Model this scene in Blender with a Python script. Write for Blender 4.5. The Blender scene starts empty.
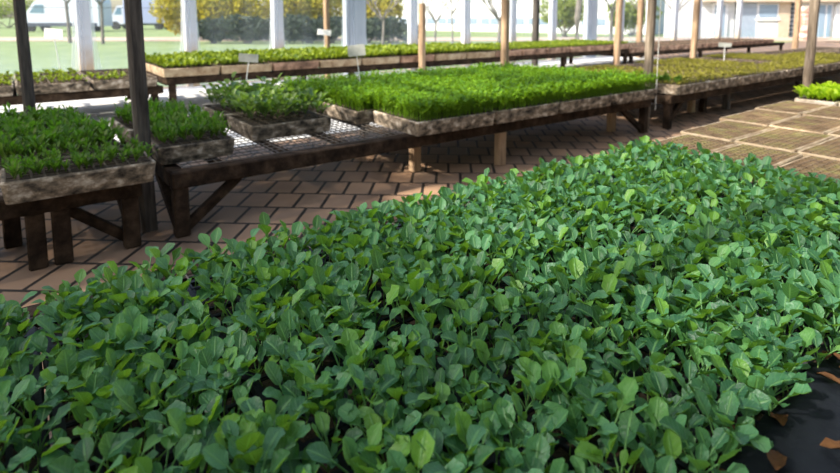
import bpy, bmesh, math, random
import numpy as np
from mathutils import Vector, Matrix, Euler
PI = math.pi
rnd = random.Random(7)
S = bpy.context.scene
COL = S.collection

# ------------------------------------------------------------------ camera
CAM_H = 1.30
YAW = math.radians(53.2525)      # bench direction is this far right of the view direction
PITCH = math.radians(6.843)
FPX = 556.0
FW = (math.cos(YAW), math.sin(YAW)); RT = (math.sin(YAW), -math.cos(YAW))
cd = bpy.data.cameras.new('camera'); cam = bpy.data.objects.new('camera', cd); COL.objects.link(cam)
cam.location = (0, 0, CAM_H)
cam.rotation_euler = (PI/2 - PITCH, 0, -math.atan2(FW[0], FW[1]))
cd.sensor_width = 36.0; cd.lens = FPX*36/840
cd.shift_y = -(236.5-81.72)/840
cd.clip_end = 400; cd.clip_start = 0.02
cd.dof.use_dof = True; cd.dof.focus_distance = 1.55; cd.dof.aperture_fstop = 3.2
S.camera = cam

def far(x, Y):
    """ground point seen in picture column x at forward distance Y"""
    X = (x-420)/560*Y
    return (RT[0]*X+FW[0]*Y, RT[1]*X+FW[1]*Y)
def hgt(y, Y): return CAM_H-(y-15)/560*Y
FACE = math.atan2(RT[1], RT[0])  # rotation of a thing whose local x runs to the picture's right
def proj(p):
    ex = p[0]*RT[0]+p[1]*RT[1]; yf = p[0]*FW[0]+p[1]*FW[1]; z = p[2]-CAM_H
    d = yf*math.cos(PITCH)-z*math.sin(PITCH); v = yf*math.sin(PITCH)+z*math.cos(PITCH)
    if d < .05: return None
    return 420+FPX*ex/d, 81.72-FPX*v/d, d

# ------------------------------------------------------------------ materials
def new_mat(name):
    m = bpy.data.materials.new(name); m.use_nodes = True
    nt = m.node_tree; nt.nodes.clear()
    return m, nt, nt.nodes, nt.links
def node(N, t, **kw):
    n = N.new(t)
    for k, v in kw.items(): setattr(n, k, v)
    return n
def ramp(N, stops):
    r = N.new('ShaderNodeValToRGB')
    e = r.color_ramp.elements
    while len(e) > 1: e.remove(e[-1])
    e[0].position = stops[0][0]; e[0].color = (*stops[0][1], 1)
    for p, c in stops[1:]:
        x = e.new(p); x.color = (*c, 1)
    return r
def noise_mat(name, stops, scale=8, rough=.85, detail=5, stretch=(1, 1, 1), bump=.3, bscale=None, spec=.3, coord='Object', dist=.02):
    m, nt, N, L = new_mat(name)
    tc = node(N, 'ShaderNodeTexCoord'); mp = node(N, 'ShaderNodeMapping'); mp.inputs['Scale'].default_value = stretch
    L.new(tc.outputs[coord], mp.inputs['Vector'])
    oi = node(N, 'ShaderNodeObjectInfo')
    ad = node(N, 'ShaderNodeVectorMath', operation='ADD')
    mu = node(N, 'ShaderNodeMath', operation='MULTIPLY'); mu.inputs[1].default_value = 37.0
    L.new(oi.outputs['Random'], mu.inputs[0]); L.new(mp.outputs[0], ad.inputs[0]); L.new(mu.outputs[0], ad.inputs[1])
    nz = node(N, 'ShaderNodeTexNoise'); nz.inputs['Scale'].default_value = scale; nz.inputs['Detail'].default_value = detail; nz.inputs['Roughness'].default_value = .65
    L.new(ad.outputs[0], nz.inputs['Vector'])
    r = ramp(N, stops); L.new(nz.outputs['Fac'], r.inputs[0])
    b = node(N, 'ShaderNodeBsdfPrincipled'); b.inputs['Roughness'].default_value = rough; b.inputs['Specular IOR Level'].default_value = spec
    L.new(r.outputs[0], b.inputs['Base Color'])
    if bump:
        n2 = node(N, 'ShaderNodeTexNoise'); n2.inputs['Scale'].default_value = bscale or scale*3; n2.inputs['Detail'].default_value = 6
        L.new(ad.outputs[0], n2.inputs['Vector'])
        bp = node(N, 'ShaderNodeBump'); bp.inputs['Strength'].default_value = bump; bp.inputs['Distance'].default_value = dist
        L.new(n2.outputs['Fac'], bp.inputs['Height']); L.new(bp.outputs[0], b.inputs['Normal'])
    o = node(N, 'ShaderNodeOutputMaterial'); L.new(b.outputs[0], o.inputs['Surface'])
    return m
def plain(name, c, rough=.6, metallic=0, spec=.4):
    m, nt, N, L = new_mat(name)
    b = node(N, 'ShaderNodeBsdfPrincipled'); b.inputs['Base Color'].default_value = (*c, 1); b.inputs['Roughness'].default_value = rough
    b.inputs['Metallic'].default_value = metallic; b.inputs['Specular IOR Level'].default_value = spec
    o = node(N, 'ShaderNodeOutputMaterial'); L.new(b.outputs[0], o.inputs['Surface']); return m

def leaf_mat(name, dark, light, vein, trans, tfac=.35, rough=.45, spec=.35, veins=True, mid=None):
    """attribute lf: x across (-1..1), y along (0..1), z random"""
    m, nt, N, L = new_mat(name)
    at = node(N, 'ShaderNodeAttribute', attribute_name='lf')
    sp = node(N, 'ShaderNodeSeparateXYZ'); L.new(at.outputs['Vector'], sp.inputs[0])
    mx = node(N, 'ShaderNodeMix', data_type='RGBA'); mx.inputs['A'].default_value = (*dark, 1); mx.inputs['B'].default_value = (*light, 1)
    L.new(sp.outputs['Z'], mx.inputs['Factor'])
    col = mx.outputs['Result']
    if mid:
        rp = ramp(N, [(0, dark), (.55, mid), (.72, mid), (1, light)]); L.new(sp.outputs['Z'], rp.inputs[0]); col = rp.outputs[0]
    if veins:
        ab = node(N, 'ShaderNodeMath', operation='ABSOLUTE'); L.new(sp.outputs['X'], ab.inputs[0])
        mr = node(N, 'ShaderNodeMapRange'); mr.inputs['From Min'].default_value = .03; mr.inputs['From Max'].default_value = .16; mr.inputs['To Min'].default_value = .75; mr.inputs['To Max'].default_value = 0
        L.new(ab.outputs[0], mr.inputs['Value'])
        m1 = node(N, 'ShaderNodeMath', operation='MULTIPLY'); m1.inputs[1].default_value = -.28; L.new(ab.outputs[0], m1.inputs[0])
        ad = node(N, 'ShaderNodeMath', operation='ADD'); L.new(sp.outputs['Y'], ad.inputs[0]); L.new(m1.outputs[0], ad.inputs[1])
        m2 = node(N, 'ShaderNodeMath', operation='MULTIPLY'); m2.inputs[1].default_value = 36; L.new(ad.outputs[0], m2.inputs[0])
        sn = node(N, 'ShaderNodeMath', operation='SINE'); L.new(m2.outputs[0], sn.inputs[0])
        mr2 = node(N, 'ShaderNodeMapRange'); mr2.inputs['From Min'].default_value = .75; mr2.inputs['From Max'].default_value = 1; mr2.inputs['To Max'].default_value = .3
        L.new(sn.outputs[0], mr2.inputs['Value'])
        mxx = node(N, 'ShaderNodeMath', operation='MAXIMUM'); L.new(mr.outputs[0], mxx.inputs[0]); L.new(mr2.outputs[0], mxx.inputs[1])
        mv = node(N, 'ShaderNodeMix', data_type='RGBA'); mv.inputs['B'].default_value = (*vein, 1)
        L.new(mxx.outputs[0], mv.inputs['Factor']); L.new(col, mv.inputs['A']); col = mv.outputs['Result']
    b = node(N, 'ShaderNodeBsdfPrincipled'); b.inputs['Roughness'].default_value = rough; b.inputs['Specular IOR Level'].default_value = spec
    L.new(col, b.inputs['Base Color'])
    if veins:
        nb = node(N, 'ShaderNodeTexNoise'); nb.inputs['Scale'].default_value = 150; nb.inputs['Detail'].default_value = 2
        tcb = node(N, 'ShaderNodeTexCoord'); L.new(tcb.outputs['Object'], nb.inputs['Vector'])
        mb_ = node(N, 'ShaderNodeMath', operation='MULTIPLY_ADD'); mb_.inputs[1].default_value = -.8; L.new(mxx.outputs[0], mb_.inputs[0]); L.new(nb.outputs['Fac'], mb_.inputs[2])
        bp = node(N, 'ShaderNodeBump'); bp.inputs['Strength'].default_value = .7; bp.inputs['Distance'].default_value = .003
        L.new(mb_.outputs[0], bp.inputs['Height']); L.new(bp.outputs[0], b.inputs['Normal'])
    t = node(N, 'ShaderNodeBsdfTranslucent'); t.inputs['Color'].default_value = (*trans, 1)
    ms = node(N, 'ShaderNodeMixShader'); ms.inputs[0].default_value = tfac
    L.new(b.outputs[0], ms.inputs[1]); L.new(t.outputs[0], ms.inputs[2])
    o = node(N, 'ShaderNodeOutputMaterial'); L.new(ms.outputs[0], o.inputs['Surface'])
    return m

def film_mat(name, t_amt, tint, noise=True, tl=1.0):
    """clear plastic film: mostly see-through, some milky scatter"""
    m, nt, N, L = new_mat(name)
    tr = node(N, 'ShaderNodeBsdfTransparent'); tr.inputs['Color'].default_value = (.97, .98, 1, 1)
    d = node(N, 'ShaderNodeBsdfTranslucent'); d.inputs['Color'].default_value = (*tint, 1)
    d2 = node(N, 'ShaderNodeBsdfDiffuse'); d2.inputs['Color'].default_value = (*tint, 1)
    mm = node(N, 'ShaderNodeMixShader'); mm.inputs[0].default_value = .35; L.new(d.outputs[0], mm.inputs[1]); L.new(d2.outputs[0], mm.inputs[2])
    ms = node(N, 'ShaderNodeMixShader')
    L.new(tr.outputs[0], ms.inputs[1]); L.new(mm.outputs[0], ms.inputs[2])
    if noise:
        tc = node(N, 'ShaderNodeTexCoord'); mp = node(N, 'ShaderNodeMapping'); mp.inputs['Scale'].default_value = (2.2, 2.2, .35)
        L.new(tc.outputs['Object'], mp.inputs[0])
        nz = node(N, 'ShaderNodeTexNoise'); nz.inputs['Scale'].default_value = 1.6; nz.inputs['Detail'].default_value = 4; L.new(mp.outputs[0], nz.inputs['Vector'])
        mr = node(N, 'ShaderNodeMapRange'); mr.inputs['From Min'].default_value = .35; mr.inputs['From Max'].default_value = .75
        mr.inputs['To Min'].default_value = t_amt*.55; mr.inputs['To Max'].default_value = t_amt*1.9
        L.new(nz.outputs['Fac'], mr.inputs['Value']); L.new(mr.outputs[0], ms.inputs[0])
    else: ms.inputs[0].default_value = t_amt
    o = node(N, 'ShaderNodeOutputMaterial'); L.new(ms.outputs[0], o.inputs['Surface'])
    return m

M = {}
M['wood_dark'] = noise_mat('wood_dark', [(.3, (.010, .007, .005)), (.5, (.032, .021, .014)), (.75, (.085, .056, .036))], 9, .9, stretch=(1, 1, 1), bump=.5, spec=.08)
M['wood_post'] = noise_mat('wood_post', [(.3, (.03, .026, .023)), (.5, (.07, .061, .054)), (.75, (.14, .12, .1))], 7, .9, stretch=(4, 4, .4), bump=.5, spec=.1)
M['wood_tan'] = noise_mat('wood_tan', [(.3, (.16, .10, .055)), (.5, (.3, .2, .12)), (.75, (.45, .33, .2))], 7, .85, stretch=(4, 4, .4), bump=.4)
M['foam'] = noise_mat('foam', [(.34, (.015, .012, .009)), (.44, (.09, .072, .052)), (.54, (.22, .17, .12)), (.66, (.52, .455, .37))], 11, .95, 7, stretch=(1, 1, 1.6), bump=.5, bscale=60, dist=.004)
M['cell_dirt'] = noise_mat('cell_dirt', [(.3, (.04, .03, .02)), (.6, (.10, .075, .05)), (.8, (.2, .16, .11))], 20, .95, 5, bump=.4, bscale=80, dist=.003)
M['cell_tan'] = noise_mat('cell_tan', [(.3, (.08, .05, .024)), (.5, (.19, .125, .07)), (.62, (.2, .17, .06)), (.8, (.44, .34, .23))], 5, .95, 7, bump=.4, bscale=80, dist=.003)
M['wood_mid'] = noise_mat('wood_mid', [(.3, (.09, .07, .05)), (.5, (.19, .15, .11)), (.75, (.32, .26, .2))], 7, .9, stretch=(4, 4, .4), bump=.5, spec=.1)
M['foam_tan'] = noise_mat('foam_tan', [(.3, (.16, .10, .055)), (.45, (.30, .215, .13)), (.6, (.42, .33, .215)), (.8, (.56, .47, .34))], 8, .95, 7, bump=.4, bscale=60, dist=.004)
M['shade_leaf'] = leaf_mat('shade_leaf', (.02, .035, .03), (.06, .08, .05), (.1, .1, .1), (.06, .1, .05), .2, .6, .2, False)  # leaf colour darkened for the shade under the yellow shrubs
M['pale_floor'] = noise_mat('pale_floor', [(.3, (.5, .48, .45)), (.7, (.7, .68, .64))], 4, .8, bump=.2)
M['foam_pale'] = noise_mat('foam_pale', [(.3, (.22, .17, .12)), (.45, (.4, .33, .25)), (.6, (.6, .53, .43)), (.75, (.72, .66, .56))], 9, .95, 7, bump=.4, bscale=60, dist=.004)
M['foam_brown'] = noise_mat('foam_brown', [(.28, (.05, .03, .02)), (.45, (.2, .12, .08)), (.6, (.4, .25, .17)), (.75, (.55, .4, .3))], 7, .95, 7, bump=.4, bscale=60, dist=.004)
M['soil'] = noise_mat('soil', [(.3, (.012, .008, .005)), (.55, (.04, .027, .017)), (.75, (.09, .06, .035))], 60, .95, bump=.8, bscale=150, dist=.006)
M['soil_dry'] = noise_mat('soil_dry', [(.3, (.03, .018, .009)), (.5, (.09, .055, .028)), (.62, (.12, .10, .03)), (.8, (.2, .14, .08))], 30, .95, bump=.8, bscale=120, dist=.006)
M['soil_red'] = noise_mat('soil_red', [(.3, (.12, .06, .04)), (.5, (.3, .16, .11)), (.8, (.5, .33, .25))], 30, .95, bump=.8, bscale=120, dist=.006)
M['soil_moss'] = noise_mat('soil_moss', [(.3, (.07, .055, .015)), (.5, (.16, .14, .03)), (.8, (.3, .25, .08))], 14, .95, bump=.8, bscale=120, dist=.006)
M['black_plastic'] = noise_mat('black_plastic', [(.3, (.003, .004, .006)), (.7, (.010, .012, .016))], 10, .55, spec=.2, bump=.4, bscale=14, dist=.02)
M['dry_leaf'] = noise_mat('dry_leaf', [(.3, (.05, .02, .008)), (.7, (.16, .07, .02))], 20, .8, bump=.3)
M['wire'] = plain('wire', (.10, .085, .07), .6, .3)
M['panel_grey'] = noise_mat('panel_grey', [(.3, (.42, .46, .5)), (.7, (.6, .63, .66))], 2, .6, stretch=(3, 3, .3), bump=0)
M['white_paint'] = noise_mat('white_paint', [(.3, (.62, .62, .64)), (.7, (.8, .8, .8))], 3, .6, bump=0)
M['tag_white'] = plain('tag_white', (.75, .75, .73), .5)
M['tag_grey'] = noise_mat('tag_grey', [(.3, (.3, .31, .27)), (.7, (.5, .5, .46))], 12, .6, bump=0)
M['string'] = plain('string', (.6, .58, .52), .8)
M['van_white'] = plain('van_white', (.50, .53, .60), .3)
M['van_dark'] = plain('van_dark', (.05, .06, .09), .3)
M['van_glass'] = plain('van_glass', (.12, .2, .26), .12)
M['rubber'] = plain('rubber', (.02, .02, .02), .8)
M['truck_box'] = plain('truck_box', (.25, .29, .42), .5)
M['lamp_glass'] = plain('lamp_glass', (.8, .8, .8), .1)
M['bark'] = noise_mat('bark', [(.3, (.1, .085, .075)), (.7, (.24, .21, .18))], 6, .95, stretch=(3, 3, .5), bump=.4)
M['render_white'] = noise_mat('render_white', [(.3, (.56, .56, .56)), (.7, (.64, .64, .63))], 1.5, .8, bump=0)
M['render_sand'] = noise_mat('render_sand', [(.3, (.46, .36, .26)), (.7, (.56, .46, .35))], 3, .9, bump=.2)
M['render_grey'] = noise_mat('render_grey', [(.3, (.26, .31, .38)), (.7, (.33, .38, .45))], 3, .8, bump=0)
M['glass_dark'] = plain('glass_dark', (.2, .26, .33), .1)
M['glass_pale'] = plain('glass_pale', (.25, .33, .42), .1)
M['roof_grey'] = noise_mat('roof_grey', [(.3, (.45, .44, .42)), (.7, (.6, .58, .55))], 2, .8, bump=0)
M['shutter'] = plain('shutter', (.06, .07, .09), .6)
M['kale'] = leaf_mat('kale', (.016, .080, .036), (.125, .28, .03), (.17, .36, .12), (.26, .50, .02), .32, .40, .40, True, (.088, .250, .112))
M['kale_stem'] = leaf_mat('kale_stem', (.12, .24, .06), (.2, .32, .09), (.2, .3, .1), (.2, .4, .05), .2, .5, .3, False)
M['herb'] = leaf_mat('herb', (.03, .07, .008), (.13, .19, .02), (.1, .2, .05), (.16, .42, .02), .35, .5, .3, False)
M['broc'] = leaf_mat('broc', (.03, .075, .03), (.14, .21, .03), (.2, .36, .1), (.22, .38, .03), .38, .45, .35, False)
M['cress'] = leaf_mat('cress', (.065, .16, .006), (.17, .30, .010), (.2, .4, .05), (.26, .46, .01), .36, .5, .3, False)
M['lettuce'] = leaf_mat('lettuce', (.05, .10, .010), (.27, .33, .02), (.3, .4, .05), (.32, .42, .015), .30, .5, .3, False)
M['lime'] = leaf_mat('lime', (.25, .36, .01), (.42, .52, .02), (.3, .5, .05), (.5, .8, .02), .45, .5, .3, False)
M['moss'] = leaf_mat('moss', (.12, .11, .015), (.30, .27, .04), (.2, .2, .05), (.3, .3, .03), .3, .6, .2, False)
M['bush_leaf'] = leaf_mat('bush_leaf', (.17, .17, .02), (.42, .37, .035), (.3, .3, .05), (.6, .5, .03), .35, .6, .2, False)
M['bush_green'] = leaf_mat('bush_green', (.10, .14, .04), (.24, .28, .06), (.2, .3, .05), (.4, .5, .06), .35, .6, .2, False)
M['wall_film'] = film_mat('wall_film', .06, (.86, .9, .96))
M['wrap_film'] = film_mat('wrap_film', .5, (.88, .9, .93))
M['unseen_roof_film'] = film_mat('unseen_roof_film', .80, (.42, .44, .44), False)
M['sun_zone'] = film_mat('sun_zone', .38, (.85, .87, .86), False)  # roof zone added to let more sun onto the beds
M['skirt_film'] = film_mat('skirt_film', .22, (.78, .88, 1.0))
M['shade_zone'] = film_mat('shade_zone', .88, (.15, .17, .17), False)  # darker roof zone added to shade the near bed and left trays

def fade_up(m):
    nt = m.node_tree; N, L = nt.nodes, nt.links
    ms = [n for n in N if n.type == 'MIX_SHADER' and n.inputs[0].is_linked][0]; src = ms.inputs[0].links[0].from_socket
    tc = node(N, 'ShaderNodeTexCoord'); sp = node(N, 'ShaderNodeSeparateXYZ'); L.new(tc.outputs['Object'], sp.inputs[0])
    mr = node(N, 'ShaderNodeMapRange', interpolation_type='SMOOTHSTEP'); mr.inputs['From Min'].default_value = .35; mr.inputs['From Max'].default_value = .95; mr.inputs['To Min'].default_value = 1; mr.inputs['To Max'].default_value = 0
    L.new(sp.outputs['Z'], mr.inputs['Value']); mu = node(N, 'ShaderNodeMath', operation='MULTIPLY'); L.new(src, mu.inputs[0]); L.new(mr.outputs[0], mu.inputs[1]); L.new(mu.outputs[0], ms.inputs[0])
fade_up(M['skirt_film'])      # condensation sits on the lower film and thins out upwards
def brick_mat():
    m, nt, N, L = new_mat('paving')
    tc = node(N, 'ShaderNodeTexCoord'); mp = node(N, 'ShaderNodeMapping')
    # courses run straight across the picture: rotate world so that local y runs across
    mp.inputs['Rotation'].default_value = (0, 0, -FACE+math.radians(3))
    L.new(tc.outputs['Object'], mp.inputs[0])
    br = node(N, 'ShaderNodeTexBrick'); br.offset = .5
    br.inputs['Scale'].default_value = 1; br.inputs['Brick Width'].default_value = .192; br.inputs['Row Height'].default_value = .30
    br.inputs['Mortar Size'].default_value = .013; br.inputs['Mortar Smooth'].default_value = .3; br.inputs['Bias'].default_value = -.2
    br.inputs['Color1'].default_value = (.31, .20, .125, 1); br.inputs['Color2'].default_value = (.19, .138, .10, 1); br.inputs['Mortar'].default_value = (.022, .017, .013, 1)
    L.new(mp.outputs[0], br.inputs['Vector'])
    nz = node(N, 'ShaderNodeTexNoise'); nz.inputs['Scale'].default_value = 2.2; nz.inputs['Detail'].default_value = 6; L.new(tc.outputs['Object'], nz.inputs['Vector'])
    r = ramp(N, [(.3, (.62, .6, .6)), (.7, (1.3, 1.22, 1.15))]); L.new(nz.outputs['Fac'], r.inputs[0])
    mu = node(N, 'ShaderNodeMix', data_type='RGBA', blend_type='MULTIPLY'); mu.inputs['Factor'].default_value = 1
    L.new(br.outputs['Color'], mu.inputs['A']); L.new(r.outputs[0], mu.inputs['B'])
    b = node(N, 'ShaderNodeBsdfPrincipled'); b.inputs['Specular IOR Level'].default_value = .4
    r2 = node(N, 'ShaderNodeMapRange'); r2.inputs['To Min'].default_value = .35; r2.inputs['To Max'].default_value = .9; L.new(nz.outputs['Fac'], r2.inputs['Value']); L.new(r2.outputs[0], b.inputs['Roughness'])
    L.new(mu.outputs['Result'], b.inputs['Base Color'])
    bp = node(N, 'ShaderNodeBump'); bp.inputs['Strength'].default_value = .6; bp.inputs['Distance'].default_value = .01; bp.invert = True
    L.new(br.outputs['Fac'], bp.inputs['Height']); L.new(bp.outputs[0], b.inputs['Normal'])
    o = node(N, 'ShaderNodeOutputMaterial'); L.new(b.outputs[0], o.inputs['Surface'])
    return m
M['paving'] = brick_mat()
M['lawn'] = noise_mat('lawn', [(.3, (.12, .17, .06)), (.6, (.19, .24, .09)), (.8, (.26, .285, .13))], .9, .95, 8, bump=.3)
M['path'] = noise_mat('path', [(.3, (.38, .27, .20)), (.7, (.46, .35, .27))], 2, .95, bump=.2)
M['brick_red'] = noise_mat('brick_red', [(.35, (.3, .13, .09)), (.5, (.5, .27, .2)), (.62, (.72, .6, .52))], 3, .9, 3, stretch=(.5, .5, 3.5), bump=.3)
# white posts: rust brown dirt stain with a ragged edge around the foot
def stained_white():
    m, nt, N, L = new_mat('stained_white')
    tc = node(N, 'ShaderNodeTexCoord'); sp = node(N, 'ShaderNodeSeparateXYZ'); L.new(tc.outputs['Object'], sp.inputs[0])
    nz = node(N, 'ShaderNodeTexNoise'); nz.inputs['Scale'].default_value = 5; L.new(tc.outputs['Object'], nz.inputs['Vector'])
    ml = node(N, 'ShaderNodeMath', operation='MULTIPLY_ADD'); ml.inputs[1].default_value = -.5; L.new(nz.outputs['Fac'], ml.inputs[0]); L.new(sp.outputs['Z'], ml.inputs[2])
    mr = node(N, 'ShaderNodeMapRange'); mr.inputs['From Min'].default_value = .15; mr.inputs['From Max'].default_value = .7
    L.new(ml.outputs[0], mr.inputs['Value'])
    mx = node(N, 'ShaderNodeMix', data_type='RGBA'); mx.inputs['A'].default_value = (.52, .38, .24, 1); mx.inputs['B'].default_value = (.74, .74, .76, 1); L.new(mr.outputs[0], mx.inputs['Factor'])
    b = node(N, 'ShaderNodeBsdfPrincipled'); b.inputs['Roughness'].default_value = .7; L.new(mx.outputs['Result'], b.inputs['Base Color'])
    o = node(N, 'ShaderNodeOutputMaterial'); L.new(b.outputs[0], o.inputs['Surface']); return m
M['stained_white'] = stained_white()

# ------------------------------------------------------------------ mesh helpers
def link(name, me, mat=None, parent=None):
    if mat is not None and not me.materials: me.materials.append(M[mat])
    o = bpy.data.objects.new(name, me); COL.objects.link(o)
    if parent is not None: o.parent = parent
    return o
def tag(o, label=None, cat=None, group=None, kind=None):
    if label: o['label'] = label
    if cat: o['category'] = cat
    if group: o['group'] = group
    if kind: o['kind'] = kind
    return o
def empty(name, loc, rz=0, label=None, cat=None, group=None):
    o = bpy.data.objects.new(name, None); COL.objects.link(o); o.empty_display_size = .1
    o.location = loc; o.rotation_euler = (0, 0, rz)
    return tag(o, label, cat, group)
class MB:
    def __init__(s): s.bm = bmesh.new()
    def box(s, c, d, rot=None, ch=0.004, taper=1.0):
        """centre, dims, optional Matrix rotation, chamfer, taper of the top"""
        r = bmesh.ops.create_cube(s.bm, size=1)
        vs = r['verts']
        for v in vs:
            k = taper if v.co.z > 0 else 1
            v.co = Vector((v.co.x*d[0]*k, v.co.y*d[1]*k, v.co.z*d[2]))
        if ch:
            es = list({e for v in vs for e in v.link_edges})
            rr = bmesh.ops.bevel(s.bm, geom=es, offset=ch, segments=1, affect='EDGES', profile=.5)
            vs = list({v for f in rr['faces'] for v in f.verts} | {v for v in vs if v.is_valid})
        mt = Matrix.Translation(Vector(c)) @ (rot.to_4x4() if rot is not None else Matrix.Identity(4))
        bmesh.ops.transform(s.bm, matrix=mt, verts=vs)
        return s
    def bar(s, a, b, w, h=None, ch=.004):
        a = Vector(a); b = Vector(b); d = b-a
        q = d.to_track_quat('X', 'Z').to_matrix()
        return s.box((a+b)/2, (d.length, w, h or w), q, ch)
    def tube(s, pts, r0, r1=None, n=6):
        r1 = r0 if r1 is None else r1
        pts = [Vector(p) for p in pts]; rings = []
        for i, p in enumerate(pts):
            d = (pts[min(i+1, len(pts)-1)]-pts[max(i-1, 0)]).normalized()
            q = d.to_track_quat('Z', 'Y').to_matrix(); r = r0+(r1-r0)*i/max(1, len(pts)-1)
            rings.append([s.bm.verts.new(p+q@Vector((r*math.cos(2*PI*k/n), r*math.sin(2*PI*k/n), 0))) for k in range(n)])
        for a, b in zip(rings, rings[1:]):
            for k in range(n): s.bm.faces.new((a[k], a[(k+1) % n], b[(k+1) % n], b[k]))
        s.bm.faces.new(rings[0][::-1]); s.bm.faces.new(rings[-1])
        return s
    def prism(s, poly, y0, y1):
        """polygon in xz extruded along y"""
        a = [s.bm.verts.new((x, y0, z)) for x, z in poly]; b = [s.bm.verts.new((x, y1, z)) for x, z in poly]
        n = len(poly); s.bm.faces.new(a); s.bm.faces.new(b[::-1])
        for i in range(n): s.bm.faces.new((a[i], b[i], b[(i+1) % n], a[(i+1) % n]))
        return s
    def mesh(s, name, smooth=False):
        bmesh.ops.recalc_face_normals(s.bm, faces=s.bm.faces)
        me = bpy.data.meshes.new(name); s.bm.to_mesh(me); s.bm.free()
        if smooth: me.polygons.foreach_set('use_smooth', [True]*len(me.polygons))
        return me
    def build(s, name, mat, parent=None, smooth=False): return link(name, s.mesh(name, smooth), mat, parent)

# numpy quad meshes carrying the lf attribute
def np_mesh(name, V, F, A, smooth=True):
    me = bpy.data.meshes.new(name)
    nv, nf = len(V), len(F)
    me.vertices.add(nv); me.vertices.foreach_set('co', V.astype(np.float32).ravel())
    me.loops.add(nf*4); me.loops.foreach_set('vertex_index', F.astype(np.int32).ravel())
    me.polygons.add(nf); me.polygons.foreach_set('loop_start', np.arange(0, nf*4, 4, dtype=np.int32))
    me.polygons.foreach_set('use_smooth', np.full(nf, smooth))
    a = me.attributes.new('lf', 'FLOAT_VECTOR', 'POINT'); a.data.foreach_set('vector', A.astype(np.float32).ravel())
    me.update(calc_edges=True); me.validate()
    return me
class Q:
    def __init__(s): s.V = []; s.F = []; s.A = []; s.n = 0
    def add(s, V, F, A): s.V.append(V); s.F.append(F+s.n); s.A.append(A); s.n += len(V)
    def arr(s): return np.concatenate(s.V), np.concatenate(s.F), np.concatenate(s.A)
    def mesh(s, name): return np_mesh(name, *s.arr())
def grid_faces(nl, nw):
    i = np.arange(nl-1)[:, None]*nw+np.arange(nw-1)[None, :]
    return np.stack([i, i+1, i+nw+1, i+nw], -1).reshape(-1, 4)
NR = np.random.RandomState(11)
def rotz(a): c, s_ = math.cos(a), math.sin(a); return np.array([[c, -s_, 0], [s_, c, 0], [0, 0, 1]])
def roty(a): c, s_ = math.cos(a), math.sin(a); return np.array([[c, 0, s_], [0, 1, 0], [-s_, 0, c]])
def rotx(a): c, s_ = math.cos(a), math.sin(a); return np.array([[1, 0, 0], [0, c, -s_], [0, s_, c]])
def add_leaf(q, base, az, el0, el1, Lp, L, W, nl=7, nw=5, cup=.25, ruffle=.06, z=None, pet=.0013, roll=0.):
    """petiole of length Lp then an oval blade of length L; elevation goes from el0 to el1 along it"""
    z = NR.rand() if z is None else z
    # centreline in the (r, z) plane
    npet = 3 if Lp > 0 else 0
    T = Lp+L
    def path(s):
        n = 24; ss = np.linspace(0, s, n); f = np.clip(ss/T, 0, 1)**1.5
        e = el0+(el1-el0)*f
        ds = s/(n-1)
        return np.array([np.sum(np.cos(e[1:]))*ds, np.sum(np.sin(e[1:]))*ds]), e[-1]
    R = rotz(az)
    if npet:
        ring = []
        for s_ in np.linspace(0, Lp*1.06, npet):
            (r, h), e = path(max(s_, 1e-5))
            for k in range(4):
                a = PI/2*k+PI/4; o = pet*1.3
                ring.append([r-math.sin(e)*o*math.sin(a), o*math.cos(a), h+math.cos(e)*o*math.sin(a)])
        P = np.array(ring)@R.T+base
        i = np.arange(npet-1)[:, None]*4; k = np.arange(4)[None, :]
        F = np.stack([i+k, i+(k+1) % 4, i+4+(k+1) % 4, i+4+k], -1).reshape(-1, 4)
        q.add(P, F, np.tile([0., .5, z], (len(P), 1)))
    ts = np.linspace(0, 1, nl); xs = np.linspace(-1, 1, nw)
    ph = NR.rand()*6
    V = np.zeros((nl, nw, 3)); A = np.zeros((nl, nw, 3))
    for i, t in enumerate(ts):
        (r, h), e = path(Lp+t*L)
        w = W/2*(max(0., math.sin(PI*(.05+.90*t)**1.18))**.60)*(1 if t < 1 else .55)
        if i == 0: w = W*.06
        for j, x in enumerate(xs):
            y = x*w*(1+ruffle*.8*math.sin(t*17+ph)*abs(x))
            up = cup*w*x*x+ruffle*w*math.sin(t*13+ph+(2 if x > 0 else 0))*abs(x)-(.10*w*(1-abs(x)) if nw > 3 else 0)
            up += y*roll
            V[i, j] = (r-math.sin(e)*up, y, h+math.cos(e)*up); A[i, j] = (x, t, z)
    q.add(V.reshape(-1, 3)@R.T+base, grid_faces(nl, nw), A.reshape(-1, 3))
def add_stem(q, a, b, r, z=.5, lean=0.0):
    a = np.array(a, float); b = np.array(b, float); P = []
    for t in (0, .5, 1):
        c = a+(b-a)*t
        for k in range(4): P.append(c+np.array([r*math.cos(PI/2*k), r*math.sin(PI/2*k), 0]))
    i = np.arange(2)[:, None]*4; k = np.arange(4)[None, :]
    F = np.stack([i+k, i+(k+1) % 4, i+4+(k+1) % 4, i+4+k], -1).reshape(-1, 4)
    q.add(np.array(P), F, np.tile([0., .5, z], (len(P), 1)))

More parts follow.
